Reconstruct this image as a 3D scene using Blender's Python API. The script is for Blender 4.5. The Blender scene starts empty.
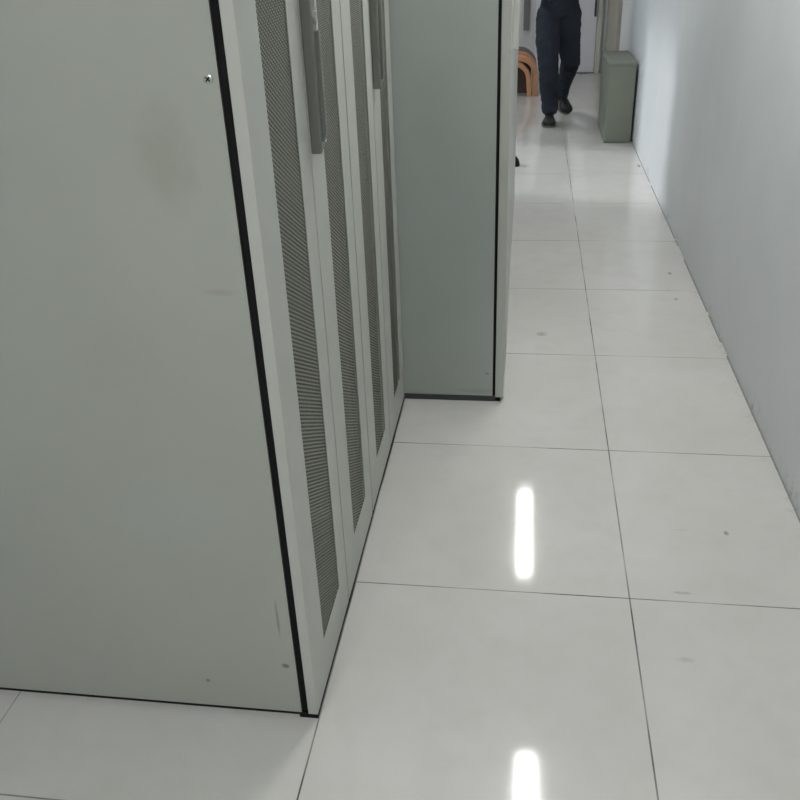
import bpy, bmesh, math
from mathutils import Vector, Matrix, noise as mnoise

SC = bpy.context.scene
COL = SC.collection

# ------------------------------------------------------------------ materials
def srgb(r, g, b):
    f = lambda c: (c/255/12.92) if c/255 <= .04045 else ((c/255+.055)/1.055)**2.4
    return (f(r), f(g), f(b), 1)

def mat(name, col, rough=.5, spec=.5, metal=0, var=.05, scale=6, rvar=0, emit=None, bump=0, bscale=200):
    m = bpy.data.materials.new(name); m.use_nodes = True
    nt = m.node_tree; n = nt.nodes; L = nt.links
    b = n['Principled BSDF']
    b.inputs['Roughness'].default_value = rough
    b.inputs['Specular IOR Level'].default_value = spec
    b.inputs['Metallic'].default_value = metal
    tc = n.new('ShaderNodeTexCoord')
    nz = n.new('ShaderNodeTexNoise'); nz.inputs['Scale'].default_value = scale; nz.inputs['Detail'].default_value = 5
    L.new(tc.outputs['Object'], nz.inputs['Vector'])
    mx = n.new('ShaderNodeMix'); mx.data_type = 'RGBA'
    mx.inputs[6].default_value = tuple(c*(1-var) for c in col[:3])+(1,)
    mx.inputs[7].default_value = tuple(min(1, c*(1+var)) for c in col[:3])+(1,)
    L.new(nz.outputs['Fac'], mx.inputs[0]); L.new(mx.outputs[2], b.inputs['Base Color'])
    if rvar:
        mr = n.new('ShaderNodeMapRange'); mr.inputs['To Min'].default_value = rough-rvar; mr.inputs['To Max'].default_value = rough+rvar
        L.new(nz.outputs['Fac'], mr.inputs['Value']); L.new(mr.outputs[0], b.inputs['Roughness'])
    if bump:
        n2 = n.new('ShaderNodeTexNoise'); n2.inputs['Scale'].default_value = bscale
        L.new(tc.outputs['Object'], n2.inputs['Vector'])
        bp = n.new('ShaderNodeBump'); bp.inputs['Strength'].default_value = bump; bp.inputs['Distance'].default_value = .002
        L.new(n2.outputs['Fac'], bp.inputs['Height']); L.new(bp.outputs[0], b.inputs['Normal'])
    if emit:
        b.inputs['Emission Color'].default_value = emit[0]; b.inputs['Emission Strength'].default_value = emit[1]
    m['_b'] = 1
    return m

class NT:
    """tiny node-maths helper"""
    def __init__(s, m): s.nt = m.node_tree; s.n = s.nt.nodes; s.L = s.nt.links
    def val(s, v, inp):
        if isinstance(v, (int, float)): inp.default_value = v
        else: s.L.new(v, inp)
    def m(s, op, a, b=0, c=0):
        x = s.n.new('ShaderNodeMath'); x.operation = op
        s.val(a, x.inputs[0]); s.val(b, x.inputs[1]); s.val(c, x.inputs[2]); return x.outputs[0]
    def mix(s, f, a, b):
        x = s.n.new('ShaderNodeMix'); x.data_type = 'RGBA'; s.val(f, x.inputs[0])
        for v, i in ((a, 6), (b, 7)):
            if isinstance(v, tuple): x.inputs[i].default_value = v
            else: s.L.new(v, x.inputs[i])
        return x.outputs[2]
    def xyz(s):
        t = s.n.new('ShaderNodeTexCoord'); q = s.n.new('ShaderNodeSeparateXYZ'); s.L.new(t.outputs['Object'], q.inputs[0])
        return t.outputs['Object'], q.outputs
    def noise(s, vec, scale, detail=4, rough=.5):
        x = s.n.new('ShaderNodeTexNoise'); s.L.new(vec, x.inputs['Vector'])
        x.inputs['Scale'].default_value = scale; x.inputs['Detail'].default_value = detail; x.inputs['Roughness'].default_value = rough
        return x.outputs['Fac']
    def ramp(s, v, a, b, lo=0, hi=1):
        x = s.n.new('ShaderNodeMapRange'); x.clamp = True; s.val(v, x.inputs['Value'])
        x.inputs['From Min'].default_value = a; x.inputs['From Max'].default_value = b
        x.inputs['To Min'].default_value = lo; x.inputs['To Max'].default_value = hi
        return x.outputs[0]

XG, XW, XC, Y0, T = .3355, .910, -.465, 1.966, .8

# polished porcelain tiles with thin dark joints and a few scuffs
def floor_mat():
    m = bpy.data.materials.new('polished_tile'); m.use_nodes = True
    k = NT(m); b = k.n['Principled BSDF']
    vec, (x, y, z) = k.xyz()
    def joint(c, off, w):
        u = k.m('SUBTRACT', k.m('FRACT', k.m('DIVIDE', k.m('SUBTRACT', c, off-100*T-T/2), T)), .5)
        return k.m('LESS_THAN', k.m('ABSOLUTE', u), w/T/2)
    jx = joint(x, XG, .0042); jy = joint(y, Y0, .0042)
    j = k.m('MAXIMUM', jx, jy)
    jn = k.ramp(k.noise(vec, 3.0), .35, .6, .4, .95)
    big = k.noise(vec, 1.3, 3); fine = k.noise(vec, 9, 6, .65)
    base = k.mix(k.ramp(big, .3, .7), srgb(196, 196, 191), srgb(207, 206, 203))
    base = k.mix(k.ramp(fine, .45, .8, 0, .35), base, srgb(183, 184, 177))
    # scattered small dark scuffs
    sp = k.m('GREATER_THAN', k.noise(vec, 13, 2), .795)
    base = k.mix(k.m('MULTIPLY', sp, .45), base, srgb(96, 98, 92))
    # individual marks
    def mark(cx, cy, rx, ry, s, base):
        d = k.m('ADD', k.m('POWER', k.m('DIVIDE', k.m('SUBTRACT', x, cx), rx), 2), k.m('POWER', k.m('DIVIDE', k.m('SUBTRACT', y, cy), ry), 2))
        d = k.m('ADD', d, k.m('MULTIPLY', k.m('SUBTRACT', k.noise(vec, 60), .5), 1.6))
        return k.mix(k.ramp(d, 0, 1, s, 0), base, srgb(95, 96, 92))
    for a in MARKS: base = mark(*a, base)
    # dirt along the wall joint
    e = k.m('MULTIPLY', k.m('GREATER_THAN', x, XW-.007), k.m('GREATER_THAN', k.noise(vec, 2.6, 3), .47))
    e2 = k.m('MULTIPLY', k.ramp(x, XW-.05, XW, 0, .6), k.ramp(k.noise(vec, 22, 5, .7), .5, .72))
    base = k.mix(k.m('MULTIPLY', e2, .6), base, srgb(120, 120, 116))
    base = k.mix(k.m('MULTIPLY', e, .6), base, srgb(60, 60, 58))
    col = k.mix(k.m('MULTIPLY', j, jn), base, srgb(52, 52, 50))
    k.L.new(col, b.inputs['Base Color'])
    b.inputs['IOR'].default_value = 1.5
    k.L.new(k.m('ADD', k.m('MULTIPLY', j, .4), k.ramp(k.noise(vec, 5, 5), .35, .7, .05, .09)), b.inputs['Roughness'])
    bp = k.n.new('ShaderNodeBump'); bp.inputs['Strength'].default_value = .5; bp.inputs['Distance'].default_value = .0015; bp.invert = True
    k.L.new(j, bp.inputs['Height']); k.L.new(bp.outputs[0], b.inputs['Normal'])
    return m
MARKS = [(.664, 2.30, .011, .014, .6), (.49, 2.004, .035, .008, .35), (.10, 3.786, .03, .03, .4),
         (.80, 4.62, .014, .022, .6), (.78, 4.25, .012, .02, .5), (.456, 1.74, .03, .012, .2), (.524, 2.304, .025, .003, .3), (.88, 7.0, .014, .05, .8)]

def wall_mat():
    m = bpy.data.materials.new('painted_plaster'); m.use_nodes = True
    k = NT(m); b = k.n['Principled BSDF']; vec, (x, y, z) = k.xyz()
    base = k.mix(k.ramp(k.noise(vec, 1.7, 4), .3, .7), srgb(206, 210, 213), srgb(214, 218, 220))
    base = k.mix(k.ramp(k.noise(vec, 7, 5, .7), .6, .8, 0, .25), base, srgb(192, 196, 196))
    sm = k.m('MULTIPLY', k.ramp(z, 0, .09, 1, 0), k.ramp(k.noise(vec, 26, 6, .75), .5, .66, 0, .75))
    base = k.mix(k.m('MULTIPLY', sm, k.ramp(k.noise(vec, 2.2, 2), .42, .6)), base, srgb(110, 112, 110))
    k.L.new(base, b.inputs['Base Color']); b.inputs['Roughness'].default_value = .6
    b.inputs['Specular IOR Level'].default_value = .35
    bp = k.n.new('ShaderNodeBump'); bp.inputs['Strength'].default_value = .12; bp.inputs['Distance'].default_value = .003
    k.L.new(k.noise(vec, 14, 5), bp.inputs['Height']); k.L.new(bp.outputs[0], b.inputs['Normal'])
    return m

def panel_mat(name, c1, c2, smudge=(), x0=0):
    """powder-coated sheet steel with faint handling smudges"""
    m = bpy.data.materials.new(name); m.use_nodes = True
    k = NT(m); b = k.n['Principled BSDF']; vec, (x, y, z) = k.xyz()
    base = k.mix(k.ramp(k.noise(vec, 2.0, 4), .3, .7), c1, c2)
    base = k.mix(k.ramp(k.noise(vec, 10, 6, .7), .62, .82, 0, .22), base, tuple(c*.78 for c in c1[:3])+(1,))
    for (ax, az, rx, rz, s, c) in smudge:
        d = k.m('ADD', k.m('POWER', k.m('DIVIDE', k.m('SUBTRACT', x, ax-x0), rx), 2), k.m('POWER', k.m('DIVIDE', k.m('SUBTRACT', z, az), rz), 2))
        d = k.m('ADD', d, k.m('MULTIPLY', k.m('SUBTRACT', k.noise(vec, 30, 5), .5), 1.5))
        base = k.mix(k.ramp(d, 0, 1.1, s, 0), base, c)
    k.L.new(base, b.inputs['Base Color'])
    k.L.new(k.ramp(k.noise(vec, 6, 5), .3, .7, .38, .5), b.inputs['Roughness'])
    b.inputs['Specular IOR Level'].default_value = .45
    bp = k.n.new('ShaderNodeBump'); bp.inputs['Strength'].default_value = .06; bp.inputs['Distance'].default_value = .001
    k.L.new(k.noise(vec, 300, 2), bp.inputs['Height']); k.L.new(bp.outputs[0], b.inputs['Normal'])
    return m

def mesh_mat(c, name='perforated_sheet'):
    """steel sheet punched with staggered rows of round holes (real see-through holes)"""
    m = bpy.data.materials.new(name); m.use_nodes = True
    k = NT(m); b = k.n['Principled BSDF']; vec, (x, y, z) = k.xyz()
    b.inputs['Base Color'].default_value = c; b.inputs['Roughness'].default_value = .5
    def hole(oy, oz):
        fy = k.m('MULTIPLY', k.m('SUBTRACT', k.m('FRACT', k.m('ADD', k.m('DIVIDE', y, .0170), oy)), .5), .0170)
        fz = k.m('MULTIPLY', k.m('SUBTRACT', k.m('FRACT', k.m('ADD', k.m('DIVIDE', z, .0098), oz)), .5), .0098)
        return k.m('LESS_THAN', k.m('ADD', k.m('MULTIPLY', fy, fy), k.m('MULTIPLY', fz, fz)), .0039**2)
    h = k.m('MAXIMUM', hole(100, 100), hole(100.5, 100.5))
    k.L.new(k.m('SUBTRACT', 1, h), b.inputs['Alpha'])
    return m

GREY = panel_mat('grey_steel_door', srgb(176, 179, 172), srgb(183, 186, 179))
SIDE = panel_mat('grey_steel_side', srgb(158, 162, 154), srgb(163, 167, 159),
                 [(-.62, 1.38, .06, .11, .35, srgb(140, 138, 122)), (-.735, .105, .007, .007, .8, srgb(90, 86, 66)),
                  (-.531, .175, .011, .009, .8, srgb(78, 74, 56)), (-.56, 1.13, .03, .008, .35, srgb(142, 134, 110)),
                  (-.535, .32, .004, .07, .6, srgb(120, 116, 100)), (-.80, 1.0, .10, .09, .15, srgb(146, 148, 138)), (-.70, 1.22, .10, .16, .12, srgb(176, 178, 168)), (-.74, .60, .16, .12, .16, srgb(170, 174, 172))], -.95)
SIDE2 = panel_mat('grey_steel_side_far', srgb(162, 169, 163), srgb(168, 175, 169), [(-.125, .125, .010, .006, .6, srgb(110, 112, 106)), (-.16, .045, .09, .014, .25, srgb(120, 124, 122)), (-.30, 1.10, .10, .2, .15, srgb(150, 158, 146))], -.55)
MESH = mesh_mat(srgb(140, 143, 132))
DARK = mat('dark_interior', srgb(58, 59, 55), .7)
RUBBER = mat('black_gasket', srgb(20, 21, 20), .75, .2)
PLINTH = mat('dark_plinth', srgb(62, 64, 66), .5)
CHROME = mat('satin_steel', srgb(190, 192, 188), .3, .5, .9)
LOCKM = mat('handle_grey', srgb(112, 116, 108), .4)
BOXM = panel_mat('green_grey_steel', srgb(124, 130, 117), srgb(130, 136, 122))
FLOOR = floor_mat(); WALL = wall_mat()
CEIL = mat('ceiling_white', srgb(222, 223, 221), .8, var=.03)
FIX = mat('white_fixture', srgb(235, 235, 235), .4)
TUBE = mat('lit_tube', srgb(255, 255, 255), .4, emit=((1.0, .985, .965, 1), 62))
TUBE2 = mat('dim_tube', srgb(255, 255, 255), .4, emit=((1.0, .98, .96, 1), 40))  # same tube, weakest emission
TUBE3 = mat('medium_tube', srgb(255, 255, 255), .4, emit=((1.0, .985, .965, 1), 46))  # same tube, emission between the other two
DOORW = mat('white_door', srgb(226, 226, 232), .4, var=.02)
TRIM = mat('cream_trim', srgb(206, 206, 190), .45, var=.03)
DOORG = mat('grey_beige_door', srgb(160, 155, 144), .5, var=.06)
DUCT = mat('grey_plastic', srgb(120, 122, 120), .5)
JEANS = mat('dark_denim', srgb(46, 51, 60), .9, .2, var=.3, scale=9, bump=.5, bscale=120)
SHIRT = mat('grey_shirt', srgb(92, 94, 98), .9, .2, var=.1, bump=.4, bscale=80)
SKIN = mat('skin', srgb(196, 150, 122), .55, .4, var=.06, scale=20)
HAIR = mat('black_hair', srgb(24, 21, 20), .55, .4, var=.3, scale=60)
SHOE = mat('black_shoe', srgb(30, 30, 31), .55, .4, var=.15)
SOLE = mat('grey_sole', srgb(120, 114, 102), .7, .3)
EYEW = mat('eye_white', srgb(235, 232, 228), .3)
EYED = mat('eye_dark', srgb(30, 20, 15), .2)
LIP = mat('lip', srgb(168, 104, 92), .5)
WOOD = mat('tan_bentwood', srgb(205, 150, 112), .45, var=.18, scale=14)
SEATM = mat('dark_brown_seat', srgb(66, 46, 38), .6, var=.2, scale=12)

# ------------------------------------------------------------------ helpers
def obj(name, bm, m, parent=None, smooth=False, bevel=0, recalc=True):
    if recalc: bmesh.ops.recalc_face_normals(bm, faces=bm.faces[:])
    if parent is not None:                       # vertices come in world metres; parents are unrotated
        r = parent
        while r.parent: r = r.parent
        bmesh.ops.translate(bm, vec=-Vector(r.location), verts=bm.verts[:])
    me = bpy.data.meshes.new(name); bm.to_mesh(me); bm.free()
    o = bpy.data.objects.new(name, me); COL.objects.link(o)
    for q in (m if isinstance(m, (list, tuple)) else [m]): me.materials.append(q)
    if parent is not None: o.parent = parent
    if smooth:
        for f in me.polygons: f.use_smooth = True
    if bevel:
        b = o.modifiers.new('bevel', 'BEVEL'); b.width = bevel; b.segments = 2; b.limit_method = 'ANGLE'; b.angle_limit = math.radians(40)
        b.harden_normals = False
    return o

def rest(o):
    """objects are modelled in world metres: move the origin to the base of the thing"""
    return o

def thing(name, loc, label, cat, group=None):
    o = bpy.data.objects.new(name, None); COL.objects.link(o); o.location = loc; o.empty_display_size = .1
    o['label'] = label; o['category'] = cat
    if group: o['group'] = group
    return o
def tag(o, label, cat, group=None):
    o['label'] = label; o['category'] = cat
    if group: o['group'] = group
    return o
def struct(name, bm, m, **k):
    o = obj(name, bm, m, **k); o['kind'] = 'structure'; return o

def box(bm, x0, x1, y0, y1, z0, z1, mi=0):
    v = [bm.verts.new((x, y, z)) for x in (x0, x1) for y in (y0, y1) for z in (z0, z1)]
    for f in ((0, 1, 3, 2), (4, 6, 7, 5), (0, 4, 5, 1), (2, 3, 7, 6), (0, 2, 6, 4), (1, 5, 7, 3)):
        bm.faces.new([v[i] for i in f]).material_index = mi
def B(*a):
    bm = bmesh.new(); box(bm, *a); return bm

def prism(bm, pts, axis, a, b):
    """polygon pts (2D) extruded along axis from a to b"""
    def P(u, v, w): return {'x': (w, u, v), 'y': (u, w, v), 'z': (u, v, w)}[axis]
    A = [bm.verts.new(P(u, v, a)) for u, v in pts]; C = [bm.verts.new(P(u, v, b)) for u, v in pts]
    n = len(pts); bm.faces.new(A); bm.faces.new(C[::-1])
    for i in range(n): bm.faces.new((A[i], A[(i+1) % n], C[(i+1) % n], C[i]))

def cyl(bm, p, q, r0, r1=None, n=20):
    p, q = Vector(p), Vector(q); r1 = r0 if r1 is None else r1
    d = (q-p).normalized(); s = d.orthogonal().normalized(); t = d.cross(s)
    A = []; C = []
    for i in range(n):
        a = 2*math.pi*i/n; e = s*math.cos(a)+t*math.sin(a)
        A.append(bm.verts.new(p+e*r0)); C.append(bm.verts.new(q+e*r1))
    bm.faces.new(A[::-1]); bm.faces.new(C)
    for i in range(n): bm.faces.new((A[i], A[(i+1) % n], C[(i+1) % n], C[i]))

def frame_x(bm, x0, x1, ya, yb, za, zb, yc, yd, zc, zd):
    """rectangular plate in the YZ plane (thickness x0..x1) with a rectangular opening"""
    o = [(ya, za), (yb, za), (yb, zb), (ya, zb)]; i = [(yc, zc), (yd, zc), (yd, zd), (yc, zd)]
    V = {}
    for k, x in ((0, x0), (1, x1)):
        V[k, 'o'] = [bm.verts.new((x, a, b)) for a, b in o]; V[k, 'i'] = [bm.verts.new((x, a, b)) for a, b in i]
        for j in range(4):
            q = (j+1) % 4
            bm.faces.new((V[k, 'o'][j], V[k, 'o'][q], V[k, 'i'][q], V[k, 'i'][j]))
    for w in 'oi':
        for j in range(4):
            q = (j+1) % 4
            bm.faces.new((V[0, w][j], V[0, w][q], V[1, w][q], V[1, w][j]))

# ------------------------------------------------------------------ the room
XL, YB, YF, ZC = -1.62, 11.8, -2.6, 2.86
DY0, DY1, DZ = 6.75, 8.42, 2.80          # daylight opening in the left wall
struct('floor', B(XL-.2, XW+.2, YF-.2, YB+.2, -.12, 0), FLOOR)
struct('ceiling', B(XL-.2, XW+.2, YF-.2, YB+.2, ZC, ZC+.12), CEIL)
struct('wall_right', B(XW, XW+.2, YF, YB, 0, ZC), WALL)
struct('wall_back', B(XL-.2, XW+.2, YB, YB+.2, 0, ZC), WALL)
struct('wall_front', B(XL-.2, XW+.2, YF-.2, YF, 0, ZC), WALL)
bm = bmesh.new(); box(bm, XL-.2, XL, YF, DY0, 0, ZC); box(bm, XL-.2, XL, DY1, YB, 0, ZC); box(bm, XL-.2, XL, DY0, DY1, DZ, ZC)
struct('wall_left', bm, WALL)
bm = bmesh.new()
box(bm, XL-.21, XL+.015, DY0-.06, DY0, 0, DZ+.06); box(bm, XL-.21, XL+.015, DY1, DY1+.06, 0, DZ+.06); box(bm, XL-.21, XL+.015, DY0, DY1, DZ, DZ+.06)
struct('trim_1', bm, TRIM)

# white door in the back wall with its frame and a long dark pull handle
d1 = struct('door_1', B(.13, .81, YB-.045, YB-.002, .012, 2.05), DOORW, bevel=.003)
bm = bmesh.new(); cyl(bm, (.786, YB-.10, .66), (.786, YB-.10, 1.25), .013)
cyl(bm, (.786, YB-.10, .72), (.786, YB-.04, .72), .009); cyl(bm, (.786, YB-.10, 1.19), (.786, YB-.04, 1.19), .009)
h = obj('door_handle', bm, DARK, d1, smooth=False); h['label'] = 'dark vertical pull handle'
bm = bmesh.new()
box(bm, .815, .875, YB-.06, YB-.001, 0, 2.12); box(bm, .126, .815, YB-.06, YB-.001, 2.06, 2.12)
struct('trim_2', bm, TRIM, bevel=.004)
struct('trim_4', B(.068, .126, YB-.06, YB-.001, 0, 2.12), DOORW, bevel=.004)
# grey-beige door leaf in the right wall near the far corner
d2 = struct('door_2', B(XW-.022, XW-.001, 9.72, 11.05, .01, 2.05), DOORG, bevel=.003)
bm = bmesh.new(); cyl(bm, (XW-.022, 9.83, 1.02), (XW-.06, 9.83, 1.02), .012); cyl(bm, (XW-.055, 9.83, 1.02), (XW-.055, 9.95, 1.02), .009)
obj('door_handle', bm, DARK, d2)
bm = bmesh.new(); box(bm, XW-.035, XW-.001, 11.055, 11.13, 0, 2.11); box(bm, XW-.035, XW-.001, 9.66, 9.715, 0, 2.11); box(bm, XW-.035, XW-.001, 9.715, 11.055, 2.055, 2.11)
struct('trim_3', bm, DOORG)
tag(obj('cable_duct', B(-.080, -.012, YB-.05, YB-.001, .515, ZC-.001), DUCT, bevel=.004),
    'grey cable duct hanging down the back wall left of the white door', 'cable duct')

# ------------------------------------------------------------------ ceiling tube lights
def tube_light(x, y, label, tm=None):
    t = thing('tube_light', (x, y, ZC), label, 'light', 'ceiling tube lights')
    bm = bmesh.new(); prism(bm, [(x-.045, ZC-.001), (x-.056, ZC-.0355), (x+.056, ZC-.0355), (x+.045, ZC-.001)], 'y', y-.60, y+.60)
    obj('fixture_body', bm, FIX, t)
    bm = bmesh.new(); prism(bm, [(x+.056*math.cos(a), ZC-.036+.034*math.sin(a)) for a in [-i*math.pi/12 for i in range(13)]], 'y', y-.57, y+.57)
    obj('tube', bm, tm or TUBE, t)
    bm = bmesh.new()
    bm.free()
    for s in (-1, 1): obj('end_cap', B(x-.058, x+.058, y+s*.585-.014, y+s*.585+.014, ZC-.072, ZC-.034), FIX, t)
    return t
tube_light(.09, 5.93, 'white ceiling tube light over the aisle, mirrored in the polished floor', TUBE2)
tube_light(.12, 3.10, 'white ceiling tube light over the aisle beside the two perforated-door cabinets')
tube_light(.12, -.35, 'white ceiling tube light over the open floor in front of the nearest cabinet', TUBE3)
tube_light(-1.0, -1.2, 'added unseen ceiling tube light brightening the nearest side panel', TUBE3)  # added out of view to brighten the nearest cabinet's side
tube_light(-.9, 9.5, 'added unseen ceiling tube light brightening the far end', TUBE3)  # added out of view to brighten the back wall and far floor

# ------------------------------------------------------------------ perforated-door cabinets
CH = 2.05
def cab_body(parent, x0, x1, y0, y1, z0, z1, m):
    """hollow sheet-steel carcass, open at the front (+x), dark inside"""
    bm = bmesh.new(); t = .016
    xi = x0+t
    o = [(y0, z0), (y1, z0), (y1, z1), (y0, z1)]; i = [(y0+t, z0+t), (y1-t, z0+t), (y1-t, z1-t), (y0+t, z1-t)]
    ob = [bm.verts.new((x0, a, b)) for a, b in o]; of = [bm.verts.new((x1, a, b)) for a, b in o]
    ib = [bm.verts.new((xi, a, b)) for a, b in i]; fi = [bm.verts.new((x1, a, b)) for a, b in i]
    bm.faces.new(ob[::-1]); bm.faces.new(ib).material_index = 1
    for j in range(4):
        q = (j+1) % 4
        bm.faces.new((ob[j], ob[q], of[q], of[j])); bm.faces.new((of[j], of[q], fi[q], fi[j])).material_index = 1
        bm.faces.new((ib[j], ib[q], fi[q], fi[j])).material_index = 1
    return obj('body', bm, [m, DARK], parent)

def screw(parent, x, y, z, n=(0, -1, 0)):
    bm = bmesh.new(); N = Vector(n)
    p = Vector((x, y, z)); cyl(bm, p, p+N*.002, .0085, .0078); cyl(bm, p+N*.002, p+N*.0035, .0078, .005)
    s = obj('screw', bm, CHROME, parent); s['label'] = 'silver cross-head screw'
    bm = bmesh.new(); q = p+N*.0036
    u = Vector((1, 0, 1)).normalized() if n[1] else Vector((0, 1, 1)).normalized()
    w = N.cross(u)
    for a in (u, w):
        b_ = N.cross(a)
        c = [q+a*.005*i+b_*.0012*j for i, j in ((-1, -1), (1, -1), (1, 1), (-1, 1))]
        lo = [bm.verts.new(k) for k in c]; hi = [bm.verts.new(k+N*.0004) for k in c]
        bm.faces.new(lo[::-1]); bm.faces.new(hi)
        for i in range(4): bm.faces.new((lo[i], lo[(i+1) % 4], hi[(i+1) % 4], hi[i]))
    obj('cross_slot', bm, RUBBER, s)

def door_leaf(parent, ya, yb, my0, my1, handle):
    """one tall leaf, stiles and rails round a perforated panel"""
    xf, xb = XC, XC-.024
    z0, z1 = .018, CH-.015
    mz0, mz1 = .150, CH-.16
    bm = bmesh.new()
    def rect(x, a, b, c, e): return [bm.verts.new((x, p, q)) for p, q in ((a, c), (b, c), (b, e), (a, e))]
    loops = [rect(xf, my0, my1, mz0, mz1), rect(xf, ya, yb, z0, z1), rect(xb, ya, yb, z0, z1), rect(xb, ya+.012, yb-.012, z0+.012, z1-.012),
             rect(xf-.002, ya+.012, yb-.012, z0+.012, z1-.012), rect(xf-.002, my0, my1, mz0, mz1)]
    for k in range(6):
        P_, Q_ = loops[k], loops[(k+1) % 6]
        for j in range(4): bm.faces.new((P_[j], P_[(j+1) % 4], Q_[(j+1) % 4], Q_[j]))
    d = obj('door', bm, GREY, parent, bevel=.0012)
    bm = bmesh.new()
    vs = [bm.verts.new((xf-.0025, a, b)) for a, b in ((my0-.001, mz0-.001), (my1+.001, mz0-.001), (my1+.001, mz1+.001), (my0-.001, mz1+.001))]
    vb = [bm.verts.new((xf-.0038, a, b)) for a, b in ((my0-.001, mz0-.001), (my1+.001, mz0-.001), (my1+.001, mz1+.001), (my0-.001, mz1+.001))]
    bm.faces.new(vs); bm.faces.new(vb[::-1])
    p = obj('mesh_panel', bm, MESH, d, recalc=False); p['label'] = 'finely perforated dark-looking steel strip'
    if handle:
        hy = ya+.004; hw = .040
        # long swing-handle housing, its lower end cut at a slant
        bm = bmesh.new()
        prof = [(hy, 1.285), (hy+hw, 1.300), (hy+hw, 1.70), (hy, 1.70)]
        prism(bm, prof, 'x', xf-.001, xf+.024)
        h = obj('handle', bm, LOCKM, d, bevel=.004); h['label'] = 'long grey swing-handle housing'
        bm = bmesh.new(); box(bm, xf+.023, xf+.034, hy+.011, hy+.029, 1.33, 1.535); 
        prism(bm, [(xf+.023, 1.33), (xf+.034, 1.33), (xf+.028, 1.31), (xf+.023, 1.31)], 'y', hy+.011, hy+.029)
        obj('lever', bm, LOCKM, d, bevel=.003)
        bm = bmesh.new(); cyl(bm, (xf+.023, hy+.02, 1.562), (xf+.029, hy+.02, 1.562), .011); 
        k = obj('lock', bm, CHROME, d); k['label'] = 'round silver key lock'
        bm = bmesh.new(); box(bm, xf+.0185, xf+.026, hy+hw-.0008, hy+hw+.0035, 1.305, 1.70)  # white strip stands in for the highlight along the housing edge
        e = obj('handle_highlight', bm, FIX, d); e['label'] = 'thin white strip painted as the highlight on the handle edge'
    return d

def mesh_cabinet(y0, y1, leaves, label, side, near):
    t = thing('server_cabinet', (-.95, (y0+y1)/2, 0), label, 'cabinet', 'cabinets with perforated double doors')
    cab_body(t, -1.46, XC-.041, y0, y1, .02, CH, side)
    obj('plinth', B(-1.44, XC-.05, y0+.01, y1-.01, .0, .02), RUBBER, t)
    # black sealing strip between carcass and doors
    bm = bmesh.new(); frame_x(bm, XC-.0408, XC-.0245, y0+.006, y1-.002, .022, CH-.003, y0+.024, y1-.024, .05, CH-.03)
    g = obj('door_seal', bm, RUBBER, t); g['label'] = 'black rubber seal in the door gap'
    bm = bmesh.new(); box(bm, XC-.048, XC-.001, y0+.002, y1-.002, .0, .0175); obj('base_strip', bm, RUBBER, t)
    for a in leaves: door_leaf(t, *a)
    ends = [leaves[0][1], leaves[1][0]]
    gap_shade = obj('centre_gap_shade', B(XC-.0235, XC-.004, ends[0]+.0006, ends[1]-.0006, .02, CH-.02), RUBBER, t); gap_shade['label'] = 'black strip standing in for the shade between the two doors'  # black filler paints the shade in the seam between the leaves
    if near: obj('edge_gap_shade', B(XC-.0235, XC-.004, leaves[1][1]+.0008, y1+.004, .02, CH-.02), RUBBER, t)  # black filler paints the shade in the seam to the next cabinet
    if near:
        for z in (1.508,): screw(t, -.524, y0, z)
        screw(t, -.524, y0, 1.93); screw(t, -1.43, y0, 1.93); screw(t, -1.43, y0, 1.508)
    return t
mesh_cabinet(1.452, 2.294, [(1.450, 1.863, 1.572, 1.772, False), (1.872, 2.290, 1.998, 2.194, True)],
             'grey steel cabinet nearest the viewer with blank side panel and perforated double doors', SIDE, True)
mesh_cabinet(2.300, 3.106, [(2.301, 2.703, 2.420, 2.612, False), (2.711, 3.102, 2.842, 3.008, True)],
             'second grey cabinet with perforated double doors, touching the protruding plain cabinet', SIDE, False)

# ------------------------------------------------------------------ the protruding solid-door cabinet
def solid_cabinet(y0, y1, xf, label):
    t = thing('equipment_cabinet', (-.55, (y0+y1)/2, 0), label, 'cabinet', 'plain cabinets jutting into the aisle')
    cab_body(t, -1.05, xf-.044, y0, y1, .024, CH, SIDE2)
    obj('plinth', B(-1.03, xf-.034, y0-.002, y1-.01, 0, .0238), PLINTH, t)
    obj('corner_foot', B(xf-.0335, xf-.012, y0+.0, y0+.04, 0, .0155), RUBBER, t)
    bm = bmesh.new(); frame_x(bm, xf-.0438, xf-.0335, y0+.006, y1-.006, .02, CH-.003, y0+.03, y1-.03, .05, CH-.03)
    obj('door_seal', bm, RUBBER, t)
    d = obj('door', B(xf-.033, xf, y0+.001, y1-.002, .016, CH-.01), GREY, t, bevel=.0025)
    bm = bmesh.new(); box(bm, xf-.001, xf+.020, y0+.43, y0+.47, 1.29, 1.62); obj('handle', bm, GREY, d, bevel=.002)
    return t
solid_cabinet(3.114, 3.84, -.060, 'plain grey-green cabinet jutting into the aisle right behind the perforated doors')
solid_cabinet(3.846, 4.57, -.066, 'plain grey-green cabinet second in the jutting row, only a sliver of its door showing')
solid_cabinet(4.576, 5.30, -.069, 'plain grey-green cabinet third in the jutting row, only a sliver of its door showing')
solid_cabinet(5.306, 6.03, -.070, 'plain grey-green cabinet last in the jutting row, nearest the black floor stop')

# ------------------------------------------------------------------ small green-grey cabinet against the right wall
t = thing('metal_cabinet', (.775, 8.2, 0), 'small green-grey metal box cabinet standing on the floor against the right wall', 'cabinet')
obj('body', B(.664, .890, 7.815, 8.58, .006, .628), BOXM, t, bevel=.004)
obj('lid', B(.660, .894, 7.81, 8.60, .6285, .650), BOXM, t, bevel=.004)
for px in (.69, .862):
    for py in (7.86, 8.54):
        bm = bmesh.new(); cyl(bm, (px, py, 0), (px, py, .006), .012); obj('foot', bm, RUBBER, t)

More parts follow.
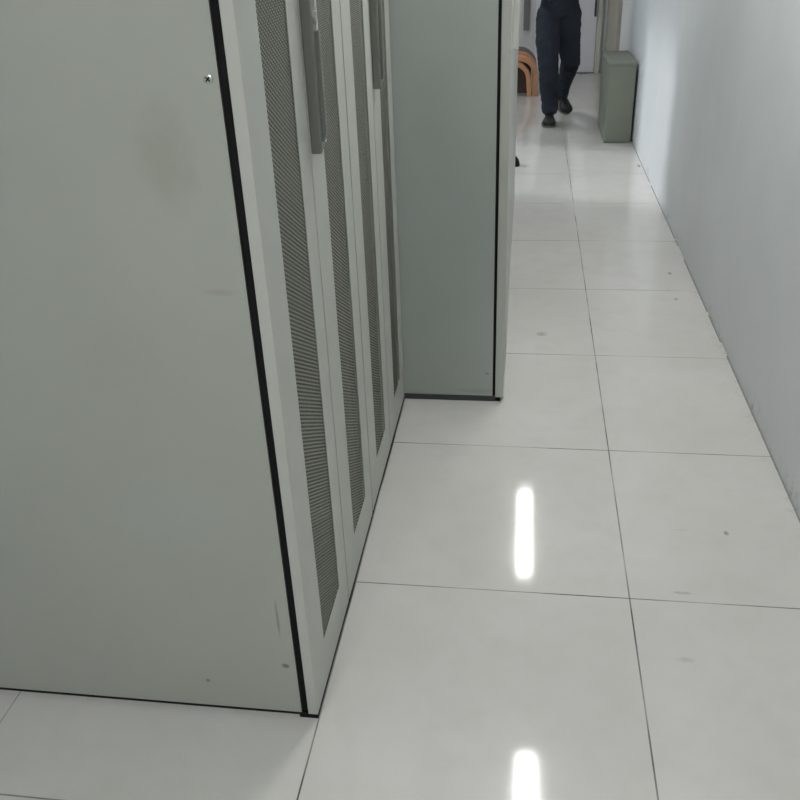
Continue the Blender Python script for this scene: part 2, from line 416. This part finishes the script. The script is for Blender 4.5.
# ------------------------------------------------------------------ black door stop on the floor
bm = bmesh.new()
N = 20; rings = [(.044, 0), (.045, .012), (.041, .034), (.031, .056), (.018, .072), (.006, .078)]
prev = None
for r, z in rings:
    ring = [bm.verts.new((-.090+r*math.cos(2*math.pi*i/N), 7.03+r*math.sin(2*math.pi*i/N), z)) for i in range(N)]
    if prev:
        for i in range(N): bm.faces.new((prev[i], prev[(i+1) % N], ring[(i+1) % N], ring[i]))
    else: bm.faces.new(ring[::-1])
    prev = ring
bm.faces.new(prev)
tag(obj('door_stop', bm, RUBBER, smooth=True), 'small black rounded rubber stop on the floor past the protruding cabinet', 'door stop')

# ------------------------------------------------------------------ tan bentwood chair, partly behind the cabinet
t = thing('bentwood_chair', (-.16, 10.35, 0), 'tan curved wooden chair with dark brown seat on the floor behind the person', 'chair')
def arch(y, w, x0, x1, h, r, th, tilt=0, splay=0):
    bm = bmesh.new(); pts = []
    pts.append((x0, 0))
    for i in range(13):
        a = math.pi-math.pi/2*i/12; pts.append((x0+r+r*math.cos(a), h-r+r*math.sin(a)))
    for i in range(13):
        a = math.pi/2-math.pi/2*i/12; pts.append((x1-r+r*math.cos(a), h-r+r*math.sin(a)))
    pts.append((x1, 0))
    pts = [(px+(splay if px > (x0+x1)/2 else -splay)*(1-pz/h), pz) for px, pz in pts]
    n = len(pts); R = []
    for k, (px, pz) in enumerate(pts):
        a = Vector(pts[max(0, k-1)]); b = Vector(pts[min(n-1, k+1)]); d = (b-a).normalized(); nn = Vector((d.y, -d.x))
        if k in (0, n-1): nn = Vector((1 if k == 0 else -1, 0))
        yy = y+tilt*pz
        R.append([bm.verts.new((px, yy, pz)), bm.verts.new((px, yy+w, pz)),
                  bm.verts.new((px+nn.x*th, yy+w, pz+nn.y*th)), bm.verts.new((px+nn.x*th, yy, pz+nn.y*th))])
    for k in range(n-1):
        for j in range(4): bm.faces.new((R[k][j], R[k][(j+1) % 4], R[k+1][(j+1) % 4], R[k+1][j]))
    bm.faces.new(R[0][::-1]); bm.faces.new(R[-1])
    return bm
obj('arched_frame', arch(10.15, .06, -.46, .105, .425, .21, .055), WOOD, t, bevel=.006)
obj('arched_frame', arch(10.15, .06, -.375, .012, .365, .17, .05, 0, .03), WOOD, t, bevel=.006)['label'] = 'inner curved tan wooden band'
obj('arched_frame', arch(10.42, .05, -.46, .095, .43, .20, .055, .10), WOOD, t, bevel=.006)
obj('seat', B(-.385, .030, 10.215, 10.46, .025, .345), SEATM, t, bevel=.02)
obj('backrest', arch(10.52, .03, -.42, .09, .47, .20, .05, .12), DUCT, t, bevel=.006)['label'] = 'thin grey arched back rail'

# ------------------------------------------------------------------ the person
PB = Vector((.28, 8.85, 0))
person = thing('person', PB, 'person in dark blue jeans and black shoes walking down the aisle towards the viewer', 'person')
def _unit(nu=14, nv=8):
    vs = [(0, 0, 1)]+[(math.sin(math.pi*j/nv)*math.cos(2*math.pi*i/nu), math.sin(math.pi*j/nv)*math.sin(2*math.pi*i/nu), math.cos(math.pi*j/nv)) for j in range(1, nv) for i in range(nu)]+[(0, 0, -1)]
    fs = [(0, 1+i, 1+(i+1) % nu) for i in range(nu)]
    for j in range(nv-2):
        for i in range(nu):
            a, b = 1+j*nu+i, 1+j*nu+(i+1) % nu; fs.append((a, a+nu, b+nu, b))
    o = 1+(nv-2)*nu; fs += [(o+i, len(vs)-1, o+(i+1) % nu) for i in range(nu)]
    return vs, fs
UV, UF = _unit()
def ball(bm, c, r):
    """r: radius or (rx, ry, rz)"""
    r = (r, r, r) if isinstance(r, (int, float)) else r
    V = [bm.verts.new((c[0]+x*r[0], c[1]+y*r[1], c[2]+z*r[2])) for x, y, z in UV]
    for f in UF: bm.faces.new([V[i] for i in f])
def limb(bm, pts):
    """overlapping balls along a chain of (point, radius)"""
    for (a, ra), (b, rb) in zip(pts, pts[1:]):
        a, b = Vector(a), Vector(b)
        ra3 = Vector((ra,)*3 if isinstance(ra, (int, float)) else ra); rb3 = Vector((rb,)*3 if isinstance(rb, (int, float)) else rb)
        n = max(2, int((b-a).length/(min(min(ra3), min(rb3))*.3))+1)
        for i in range(n+1):
            f = i/n; ball(bm, a.lerp(b, f), tuple(ra3.lerp(rb3, f)))
def skinned(name, bm, m, parent, voxel, smooth=6, folds=0, label=None):
    o = obj(name, bm, m, parent, recalc=False)
    r = o.modifiers.new('remesh', 'REMESH'); r.mode = 'VOXEL'; r.voxel_size = voxel; r.use_smooth_shade = True
    s = o.modifiers.new('smooth', 'SMOOTH'); s.factor = .6; s.iterations = smooth
    if folds:
        tx = bpy.data.textures.new(name+'_folds', 'CLOUDS'); tx.noise_scale = .06; tx.noise_depth = 2
        d = o.modifiers.new('folds', 'DISPLACE'); d.texture = tx; d.strength = folds; d.mid_level = .5; d.texture_coords = 'LOCAL'
    if label: o['label'] = label
    return o

FH, FK, FA = (.170, 8.80, .95), (.180, 8.63, .53), (.212, 8.69, .10)      # front (image-left) leg
RH, RK, RA = (.375, 8.86, .95), (.392, 8.86, .52), (.338, 9.20, .17)      # rear leg, heel lifted
CHS = (.275, 8.84, 1.38)
def hand(bm, wrist, fwd, side, palm_dn, curl):
    W = Vector(wrist); F = Vector(fwd).normalized(); S = Vector(side).normalized(); D = Vector(palm_dn).normalized()
    limb(bm, [(W, .024), (W+F*.03, (.026, .026, .02)), (W+F*.085, (.032, .026, .017))])
    for s_ in (-.032, -.011, .011, .031): limb(bm, [(W+F*.03+S*s_*.5, .014), (W+F*.088+S*s_, .0125)])
    for s_, l in ((-.033, .070), (-.011, .078), (.011, .073), (.032, .058)):     # four fingers of different lengths
        b0 = W+F*.092+S*s_; p = [(b0, .0088)]; ang = .25; q = b0
        for seg in (.45, .32, .23):
            ang += curl
            q = q+(F*math.cos(ang)+D*math.sin(ang))*l*seg; p.append((q, .0082-.0005*len(p)))
        limb(bm, p)
    t0 = W+F*.025-S*.027; t1 = t0+F*.03-S*.022+D*.012; t2 = t1+F*.026-S*.004+D*.014; t3 = t2+F*.02+S*.004+D*.010
    limb(bm, [(t0, .015), (t1, .0115), (t2, .010), (t3, .0085)])
bm = bmesh.new()
hc = Vector((.275, 8.765, 1.665))
# head, neck
ball(bm, hc+Vector((0, .012, .015)), (.076, .094, .100)); ball(bm, hc+Vector((0, -.022, -.055)), (.058, .062, .062))
ball(bm, hc+Vector((0, -.052, -.092)), (.030, .026, .022))
limb(bm, [(hc+Vector((0, -.088, .022)), .010), (hc+Vector((0, -.106, -.018)), .0155)])
ball(bm, hc+Vector((-.014, -.096, -.021)), .010); ball(bm, hc+Vector((.014, -.096, -.021)), .010)
for s in (-1, 1):
    ball(bm, hc+Vector((s*.077, .006, -.005)), (.010, .020, .032))
    limb(bm, [(hc+Vector((s*.016, -.084, .040)), .010), (hc+Vector((s*.048, -.070, .038)), .009)])
limb(bm, [(hc+Vector((-.018, -.083, -.060)), .009), (hc+Vector((.018, -.083, -.060)), .009)])
limb(bm, [(hc+Vector((0, .02, -.06)), .054), (Vector(CHS)+Vector((0, .025, .12)), .056), (Vector(CHS)+Vector((0, .02, .05)), (.07, .055, .04))])
# torso and pelvis under the clothes
limb(bm, [(Vector(CHS)+Vector((0, .01, -.02)), (.12, .075, .07)), ((.278, 8.83, 1.18), (.115, .085, .08)), ((.28, 8.83, 1.0), (.13, .09, .09))])
# arms: elbows bent, hands held in front of the waist
SHL, ELL, WRL = (.098, 8.86, 1.405), (.062, 8.88, 1.13), (.135, 8.66, 1.125)
SHR, ELR, WRR = (.452, 8.86, 1.405), (.488, 8.88, 1.13), (.415, 8.66, 1.145)
for S_, E_, W_ in ((SHL, ELL, WRL), (SHR, ELR, WRR)):
    limb(bm, [(S_, .052), (E_, .038), (W_, .025)])
hand(bm, WRL, (.25, -.95, .05), (.1, .05, -1), (.95, .25, 0), .42)
hand(bm, WRR, (-.25, -.95, .05), (-.1, .05, -1), (-.95, .25, 0), .42)
# legs
for H_, K_, A_ in ((FH, FK, FA), (RH, RK, RA)):
    limb(bm, [(H_, .075), (K_, .050), (A_, .036)])
limb(bm, [(FA, .034), ((.208, 8.60, .045), .028), ((.206, 8.52, .032), .026)])
limb(bm, [(RA, .034), ((.372, 9.13, .065), .026), ((.385, 9.08, .035), .024)])
skinned('body', bm, SKIN, person, .0045, 3)
# jeans
bm = bmesh.new()
limb(bm, [((.27, 8.835, 1.08), (.170, .115, .05)), ((.265, 8.84, .97), (.19, .125, .07))])
limb(bm, [((.165, 8.80, .95), (.112, .112, .09)), ((.170, 8.71, .74), (.114, .104, .08)), (FK, (.095, .092, .08)), ((.200, 8.69, .33), (.092, .094, .08)), ((.212, 8.70, .18), (.080, .084, .05)), ((.211, 8.68, .115), (.080, .092, .035))])
limb(bm, [((.362, 8.86, .95), (.108, .112, .09)), ((.364, 8.85, .74), (.114, .102, .08)), (RK, (.092, .088, .075)), ((.362, 9.02, .36), (.076, .076, .07)), ((.342, 9.16, .225), .066), ((.342, 9.19, .175), .062)])
skinned('jeans', bm, JEANS, person, .011, 5, .022)
# shirt
bm = bmesh.new()
limb(bm, [((.27, 8.835, 1.12), (.178, .128, .05)), ((.278, 8.83, 1.22), (.155, .112, .09)), (Vector(CHS)-Vector((0,0,.03)), (.168, .115, .08)), (Vector(CHS)+Vector((0, .01, .055)), (.130, .085, .05)), (Vector(CHS)+Vector((0, .015, .095)), (.075, .070, .03))])
for S_, E_, W_ in ((SHL, ELL, WRL), (SHR, ELR, WRR)):
    S3, E3, W3 = Vector(S_), Vector(E_), Vector(W_)
    limb(bm, [(Vector(CHS)+Vector((0, .01, .055)), .06), (S3, .066), (E3, .050), (E3.lerp(W3, .85), .036)])
skinned('shirt', bm, SHIRT, person, .011, 5, .014)
# hair, eyes, mouth
bm = bmesh.new()
ball(bm, hc+Vector((0, .026, .040)), (.083, .092, .090)); ball(bm, hc+Vector((0, .055, -.01)), (.074, .068, .080))
ball(bm, hc+Vector((0, -.045, .094)), (.055, .040, .026))
skinned('hair', bm, HAIR, person, .008, 2, .008)
for s in (-1, 1):
    bm = bmesh.new(); ball(bm, hc+Vector((s*.031, -.0745, .016)), (.0135, .0115, .0072)); e = obj('eye', bm, EYEW, person, smooth=True)
    bm = bmesh.new(); ball(bm, hc+Vector((s*.031, -.0842, .016)), .0052); obj('iris', bm, EYED, e, smooth=True)
bm = bmesh.new(); limb(bm, [(hc+Vector((-.021, -.087, -.060)), (.006, .005, .005)), (hc+Vector((0, -.093, -.059)), (.008, .006, .007)), (hc+Vector((.021, -.087, -.060)), (.006, .005, .005))])
obj('mouth', bm, LIP, person, smooth=True)
# shoes
def shoe(heel, toe, tilt):
    """upper and sole along heel->toe; tilt lifts the heel"""
    H_, T_ = Vector(heel), Vector(toe); d = (T_-H_); L_ = d.length; d.normalize()
    bm = bmesh.new()
    up = Vector((0, 0, 1)); n = (up-d*up.dot(d)).normalized()
    limb(bm, [(H_+d*.035+n*.045, (.044, .042, .042)), (H_+d*.12+n*.05, (.050, .05, .042)), (H_+d*(L_-.05)+n*.040, (.068, .050, .036)), (H_+d*(L_-.03)+n*.036, (.062, .034, .030))])
    limb(bm, [(H_+d*.05+n*.06, .040), (H_+d*.055+n*.13, .050)])
    s = skinned('shoe', bm, SHOE, person, .008, 3)
    bm = bmesh.new(); side = d.cross(n).normalized(); N = 28; lo = []; hi = []
    for i in range(N):
        a = 2*math.pi*i/N; u = math.cos(a); w = math.sin(a)
        wid = .056 if u < 0 else .072
        p = H_+d*(L_/2+u*L_/2*(abs(u)**-.12 if abs(u) > .05 else 1)*.97)+side*w*wid
        lo.append(bm.verts.new(p+n*.0)); hi.append(bm.verts.new(p+n*.022))
    bm.faces.new(lo[::-1]); bm.faces.new(hi)
    for i in range(N): bm.faces.new((lo[i], lo[(i+1) % N], hi[(i+1) % N], hi[i]))
    o = obj('sole', bm, SOLE, s, bevel=.003); o['label'] = 'greyish shoe sole'
shoe((.214, 8.745, .002), (.205, 8.455, .002), 0)
shoe((.330, 9.265, .125), (.388, 9.055, .003), 1)

# ------------------------------------------------------------------ daylight
w = bpy.data.worlds.new('world'); SC.world = w; w.use_nodes = True
nt = w.node_tree; bg = nt.nodes['Background']
bg.inputs[0].default_value = (.80, .90, 1.0, 1); bg.inputs[1].default_value = 1.0
s = bpy.data.lights.new('sun', 'SUN'); s.energy = 1.4; s.angle = math.radians(7); s.color = (.97, .98, 1.0)
so = bpy.data.objects.new('sun', s); COL.objects.link(so)
so.rotation_euler = Vector((1, -.35, -.66)).to_track_quat('-Z', 'Y').to_euler()

# ------------------------------------------------------------------ camera
R = Vector((0.9903252507357353, 0.13355970245573326, -0.03765240543629503))
U = Vector((-0.03155151392634192, 0.4809565558070276, 0.8761765195411239))
F = Vector((-0.13513104648510268, 0.8665117410088438, -0.4805174325346204))
cd = bpy.data.cameras.new('camera'); co = bpy.data.objects.new('camera', cd); COL.objects.link(co)
cd.sensor_fit = 'HORIZONTAL'; cd.sensor_width = 36; cd.lens = 864.58/800*36; cd.clip_start = .02
M = Matrix((R, U, -F)).transposed().to_4x4(); M.translation = Vector((0, 0, 1.71795)); co.matrix_world = M
SC.camera = co
SC.view_settings.view_transform = 'Standard'; SC.view_settings.look = 'None'
SC.view_settings.exposure = 0.09; SC.view_settings.gamma = 1; SC.view_settings.use_curve_mapping = False
